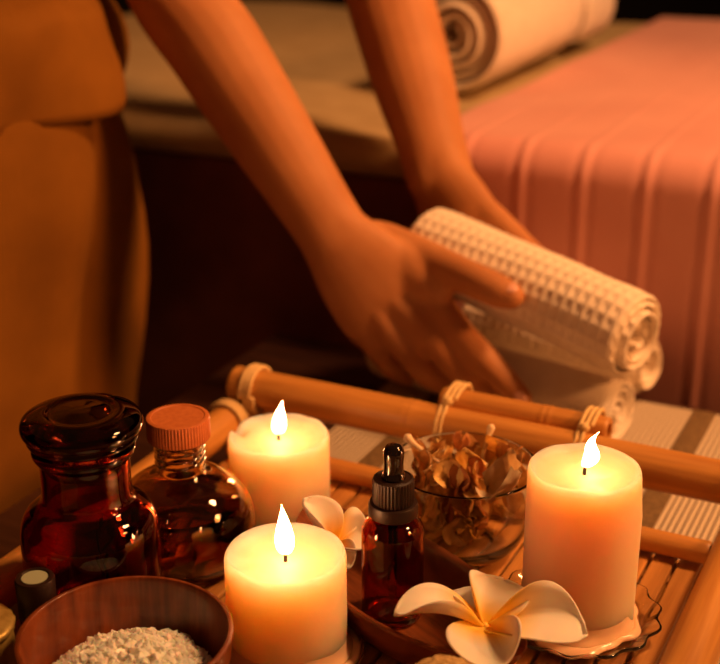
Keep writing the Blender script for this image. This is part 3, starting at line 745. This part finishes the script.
# ------------------------------------------------------------------ person
person = thing('person', 'person in golden brown tunic and trousers bending to hold the rolled towels in both hands', 'person', (-.33, .985, FZ))
def body():
    bm = bmesh.new()
    def T(pts, rad, up=Vector((0, 0, 1)), n=20, sub=5): tube(bm, pts, rad, n, up=up, sub=sub)
    # trunk
    T([(-.335, .985, .22), (-.33, .985, .32), (-.28, 1.005, .42), (-.21, 1.035, .52), (-.155, 1.06, .59), (-.12, 1.075, .63)],
      [(.155, .105), (.150, .100), (.125, .085), (.140, .090), (.150, .085), (.11, .065)], up=U)
    T([(-.12, 1.075, .62), (-.085, 1.06, .69), (-.06, 1.05, .73)], [.055, .048, .050], up=U)
    # legs
    for s in (-1, 1):
        h = Vector((-.335, .985, 0)) + V * (.085 * s)
        T([h + Vector((0, 0, .22)), h + Vector((0, 0, .02)), h + Vector((.005, 0, -.18)), h + Vector((-.005, 0, -.38))], [.082, .066, .045, .034], up=U)
        T([h + Vector((-.02, 0, FZ + .035)), h + U * .07 + Vector((0, 0, FZ + .030)), h + U * .16 + Vector((0, 0, FZ + .022))], [(.030, .030), (.038, .024), (.036, .016)])
        T([h + Vector((-.005, 0, -.36)), h + Vector((-.01, 0, FZ + .04))], [.034, .034], up=U)
    # head
    hc = Vector((-.022, 1.035, .80))
    T([hc + Vector((-.045, .01, -.01)), hc, hc + Vector((.035, -.012, -.03))], [(.062, .085), (.074, .098), (.060, .085)], up=Vector((0, 0, 1)))
    fd = Vector((.70, -.34, -.62)).normalized(); up_ = Vector((.55, -.27, .79)).normalized(); sd = fd.cross(up_).normalized()
    fc = hc + fd * .074
    T([fc + up_ * .030, fc + fd * .014 - up_ * .004, fc + fd * .004 - up_ * .014], [.006, .009, .010], n=10)              # nose
    T([fc - up_ * .040 - sd * .016 - fd * .004, fc - up_ * .042 + fd * .004, fc - up_ * .040 + sd * .016 - fd * .004], [.004, .006, .004], n=10)  # lips
    T([fc - up_ * .062 - fd * .022, fc - up_ * .066 - fd * .008], [.026, .016], n=12)                                      # chin
    T([fc + up_ * .036 - sd * .040 - fd * .018, fc + up_ * .038 - fd * .002, fc + up_ * .036 + sd * .040 - fd * .018], [.008, .009, .008], n=10)  # brow
    for s in (-1, 1):
        T([hc + sd * (.074 * s) + up_ * .012, hc + sd * (.080 * s) - up_ * .018], [(.006, .016), (.005, .011)], n=12)
    # ---- near arm (A)
    W = sight(337, 240, .922); Fa = sight(186, 2, 1.02); d = (Fa - W); E = W + d * 1.16
    SA = Vector((-.185, .945, .60))
    camv = (Vector((0, 0, CAM_H)) - W).normalized()
    T([Vector((-.155, 1.0, .605)), SA, SA.lerp(E, .5), E, W + d * .80, W + d * .45, W + d * .14, W],
      [.055, .050, .042, (.0365, .035), (.0365, .034), (.0325, .031), (.0275, .0245), (.0265, .0205)], up=camv, sub=6)
    MI = sight(433, 302, .898); MM = sight(413, 319, .892); MR = sight(390, 330, .894); ML = sight(368, 333, .902)
    # palm
    mid = lambda a, b, t: a.lerp(b, t)
    row = (MI + ML) / 2
    acr = (MI - ML).normalized(); nrm = (row - W).cross(acr).normalized()
    if nrm.dot(camv) < 0: nrm = -nrm
    T([W + d * .05, W, mid(W, row, .35) + nrm * .001, mid(W, row, .75) + nrm * .002, row - nrm * .001],
      [(.0265, .0215), (.0285, .0195), (.0365, .0160), (.0405, .0140), (.0385, .0122)], up=nrm)
    def finger(pts, rad): T(pts, rad, up=nrm, n=14, sub=5)
    finger([mid(W, MI, .55), MI, sight(462, 336, .868), sight(482, 357, .856), sight(504, 380, .845), sight(521, 399, .838)], [.0110, .0123, .0108, .0112, .0098, .0084])
    finger([mid(W, MM, .55), MM, sight(438, 346, .872), sight(457, 367, .864), sight(475, 382, .862), sight(491, 393, .866)], [.0110, .0123, .0108, .0110, .0096, .0082])
    finger([mid(W, MR, .55), MR, sight(408, 352, .884), sight(421, 368, .880), sight(434, 379, .884), sight(445, 385, .893)], [.0105, .0116, .0102, .0104, .0090, .0078])
    finger([mid(W, ML, .55), ML, sight(381, 353, .903), sight(391, 366, .905), sight(401, 374, .914), sight(409, 378, .922)], [.0100, .0106, .0092, .0092, .0080, .0070])
    finger([mid(W, MI, .10), sight(378, 243, .940), sight(418, 256, .918), sight(452, 271, .890), sight(478, 282, .867), sight(498, 291, .854), sight(511, 296, .848)], [.0165, .0172, .0152, .0136, .0126, .0120, .0098])
    # web between thumb and index
    T([sight(372, 256, .920), sight(400, 268, .909), sight(425, 281, .897), sight(441, 292, .888)], [(.020, .014), (.020, .0130), (.016, .0120), (.010, .009)], up=nrm, n=16)
    T([sight(380, 262, .915), sight(410, 285, .903), MI], [(.014, .0135), (.014, .013), (.012, .0118)], up=nrm, n=16)
    # ---- far arm (B)
    WB = sight(441, 180, 1.022); FB = sight(390, 0, 1.14); dB = FB - WB; EB = WB + dB * 1.35
    SB = Vector((-.065, 1.20, .60)); nb = Vector((-.64, -.77, .2)).normalized()
    T([Vector((-.10, 1.13, .605)), SB, SB.lerp(EB, .5), EB, FB, WB + dB * .55, WB + dB * .2, WB],
      [.055, .050, .042, .0375, .0375, .0345, .0285, (.0275, .0215)], up=camv, sub=6)
    m1 = sight(487, 212, .985); m2 = m1 + Vector((-.004, -.002, -.021)); m3 = m1 + Vector((-.011, -.000, -.041)); m4 = m1 + Vector((-.022, .006, -.057))
    rowb = (m1 + m4) / 2; nb = (rowb - WB).cross(m1 - m4).normalized()
    T([WB + dB * .06, WB, WB.lerp(rowb, .4), WB.lerp(rowb, .8), rowb], [(.0275, .022), (.028, .021), (.034, .018), (.038, .0155), (.036, .012)], up=nb)
    def fb(pts, rad): T(pts, rad, up=nb, n=14, sub=5)
    tipo = sight(541, 259, .936)
    fb([WB.lerp(m1, .5), m1, sight(510, 232, .964), sight(526, 247, .948), tipo], [.0110, .0112, .0098, .0090, .0075])
    dz = Vector((0, 0, -1)); bb = Vector((.64, .77, 0)).normalized()
    fb([WB.lerp(m2, .5), m2, m2 + Vector((.026, -.022, -.020)) + bb * .006, m2 + Vector((.047, -.043, -.036)) + bb * .002], [.0105, .0110, .0098, .0076])
    fb([WB.lerp(m3, .5), m3, m3 + Vector((.026, -.020, -.012)) + bb * .010, m3 + Vector((.046, -.041, -.022)) + bb * .008], [.0100, .0105, .0092, .0074])
    fb([WB.lerp(m4, .5), m4, m4 + Vector((.020, -.014, -.010)) + bb * .006, m4 + Vector((.034, -.028, -.018)) + bb * .006], [.0090, .0095, .0082, .0068])
    fb([WB + Vector((-.006, -.006, -.012)), WB + Vector((.004, -.010, -.036)), WB + Vector((.018, -.018, -.052)), WB + Vector((.034, -.030, -.060))], [.0140, .0125, .0105, .0080])
    me = bpy.data.meshes.new('b'); bmesh.ops.recalc_face_normals(bm, faces=bm.faces); bm.to_mesh(me); bm.free()
    tmp = bpy.data.objects.new('tmp_body', me); C.objects.link(tmp)
    r = tmp.modifiers.new('r', 'REMESH'); r.mode = 'VOXEL'; r.voxel_size = .0023; r.use_smooth_shade = True
    sm = tmp.modifiers.new('s', 'SMOOTH'); sm.factor = .5; sm.iterations = 5
    dg = bpy.context.evaluated_depsgraph_get(); ev = tmp.evaluated_get(dg)
    out = bpy.data.meshes.new_from_object(ev); bpy.data.objects.remove(tmp)
    for p in out.polygons: p.use_smooth = True
    out.materials.clear(); out.materials.append(M['skin'])
    o = bpy.data.objects.new('body', out); C.objects.link(o); o.parent = person; o.matrix_parent_inverse = Matrix.Translation(-person.location)
    # nails
    def nail(c, along, out_, s=(.0062, .0050, .0016)):
        b2 = bmesh.new(); bmesh.ops.create_uvsphere(b2, u_segments=16, v_segments=8, radius=1)
        a = along.normalized(); nn = (out_ - a * out_.dot(a)).normalized(); q = nn.cross(a)
        mt_ = Matrix((( a.x * s[0], q.x * s[1], nn.x * s[2], c.x), (a.y * s[0], q.y * s[1], nn.y * s[2], c.y), (a.z * s[0], q.z * s[1], nn.z * s[2], c.z), (0, 0, 0, 1)))
        bmesh.ops.transform(b2, matrix=mt_, verts=b2.verts)
        n_ = link('fingernail', b2, M['nail'], o, 180)
    nail(sight(512, 296, .848) + Vector((-.002, -.003, .0072)), sight(511, 296, .848) - sight(478, 282, .867), Vector((-.3, -.3, 1)), (.0060, .0050, .0018))
    nail(sight(519, 397, .838) + camv * .0078, sight(521, 399, .838) - sight(504, 380, .845), camv, (.0056, .0042, .0014))
    nail(sight(540, 258, .936) + Vector((0, .002, .0066)), tipo - sight(526, 247, .948), Vector((.2, .5, 1)), (.0052, .0040, .0014))
    # eyes and hair
    for s in (-1, 1):
        b2 = bmesh.new(); bmesh.ops.create_uvsphere(b2, u_segments=16, v_segments=10, radius=.0115, matrix=Matrix.Translation(fc + up_ * .018 + sd * (.030 * s) - fd * .014))
        link('eye', b2, M['eye'], o, 180)
    b2 = bmesh.new()
    for c, r_ in ((hc - fd * .020 + up_ * .026, .090), (hc - fd * .085 + up_ * .04, .042)):
        bmesh.ops.create_uvsphere(b2, u_segments=32, v_segments=20, radius=r_, matrix=Matrix.Translation(c))
    h = link('hair', b2, M['hair'], o, 180)
    return E, EB, SA, SB
E, EB, SA, SB = body()
def garment(name, rings, n=120, fold=None, thick=.0025, parent=None, sub=6):
    """rings: (centre, half-width front-back, half-width sideways, normal)"""
    bm = bmesh.new(); rows = []
    data = [tuple(c) + (a, b) + tuple(nv) for c, a, b, nv in rings]; data = smooth_profile(data, sub)
    K = len(data)
    for i, d in enumerate(data):
        c = Vector(d[:3]); a, b = d[3], d[4]; nn = Vector(d[5:8]).normalized()
        e2 = V.copy(); e1 = e2.cross(nn).normalized()
        if e1.dot(U) < 0: e1 = -e1
        row = []
        for k in range(n):
            t = 2 * PI * k / n; f = fold(t, i / (K - 1)) if fold else 0
            off = e1 * ((a + f) * math.cos(t)) + e2 * ((b + f) * math.sin(t))
            p = c + off
            if name == 'tunic' and i / (K - 1) < .12:
                w_ = 1 - (i / (K - 1)) / .12
                p.z -= w_ * .085 * max(0, -off.dot(Vector((.75, .66, 0)))) / .17
            row.append(bm.verts.new(p))
        rows.append(row)
    for A, B in zip(rows, rows[1:]):
        for k in range(n): bm.faces.new((A[k], A[(k + 1) % n], B[(k + 1) % n], B[k]))
    bmesh.ops.recalc_face_normals(bm, faces=bm.faces)
    o = link(name, bm, M['cloth'], person, 180); o.matrix_parent_inverse = Matrix.Translation(-person.location)
    md = o.modifiers.new('t', 'SOLIDIFY'); md.thickness = thick; md.offset = 0
    return o
Z = Vector((0, 0, 1))
def fold_low(t, s):
    return .0075 * math.sin(5 * t + 2.0 + 2.6 * s) + .0045 * math.sin(11 * t + 5 * s) + .020 * noise.noise(Vector((math.cos(t) * 1.7, math.sin(t) * 1.7, s * 4))) + .006 * math.sin(9 * (s + .25 * math.cos(t + 1.2)))
garment('trousers', [((-.336, .985, .24), .126, .178, Z), ((-.340, .985, .10), .131, .184, Z), ((-.346, .985, -.10), .133, .186, Z), ((-.358, .985, -.30), .134, .186, Z), ((-.358, .985, FZ + .03), .136, .188, Z)], fold=fold_low)
def fold_up(t, s):
    return .0050 * math.sin(6 * t + 9 * s) + .0035 * math.sin(9 * t - 14 * s) + .011 * noise.noise(Vector((math.cos(t) * 2 + 4, math.sin(t) * 2, s * 9))) + .003 * math.exp(-((s - .05) / .05) ** 2)
N1 = Vector((.3, -.1, 1)); N2 = Vector((.6, .2, .8))
garment('tunic', [((-.335, .985, .215), .136, .190, Z), ((-.337, .985, .28), .136, .180, Z), ((-.325, .990, .34), .125, .160, N1), ((-.28, 1.005, .42), .108, .150, N2), ((-.21, 1.035, .52), .105, .165, N2), ((-.155, 1.06, .60), .100, .175, N2), ((-.118, 1.075, .645), .080, .130, N2), ((-.098, 1.068, .675), .062, .068, N2)], fold=fold_up)
for S_, E_ in ((SA, E), (SB, EB)):
    bm = bmesh.new(); rows = []; n = 40
    c0 = Vector((-.125, 1.07, .61)); P_ = [c0.lerp(S_, .45), S_, S_.lerp(E_, .3), S_.lerp(E_, .52)]; R_ = [.078, .066, .058, .060]
    dd = smooth_profile([tuple(p) + (r,) for p, r in zip(P_, R_)], 8)
    for i, q in enumerate(dd):
        c = Vector(q[:3]); a = Vector(dd[max(i - 1, 0)][:3]); b = Vector(dd[min(i + 1, len(dd) - 1)][:3]); tt = (b - a).normalized()
        s1 = tt.cross(U).normalized(); s2 = tt.cross(s1)
        rows.append([bm.verts.new(c + (s1 * math.cos(2 * PI * k / n) + s2 * math.sin(2 * PI * k / n)) * (q[3] + .003 * math.sin(5 * 2 * PI * k / n + i * .3))) for k in range(n)])
    for A, B in zip(rows, rows[1:]):
        for k in range(n): bm.faces.new((A[k], A[(k + 1) % n], B[(k + 1) % n], B[k]))
    o = link('sleeve', bm, M['cloth'], person, 180); o.matrix_parent_inverse = Matrix.Translation(-person.location)
    md = o.modifiers.new('t', 'SOLIDIFY'); md.thickness = .0025
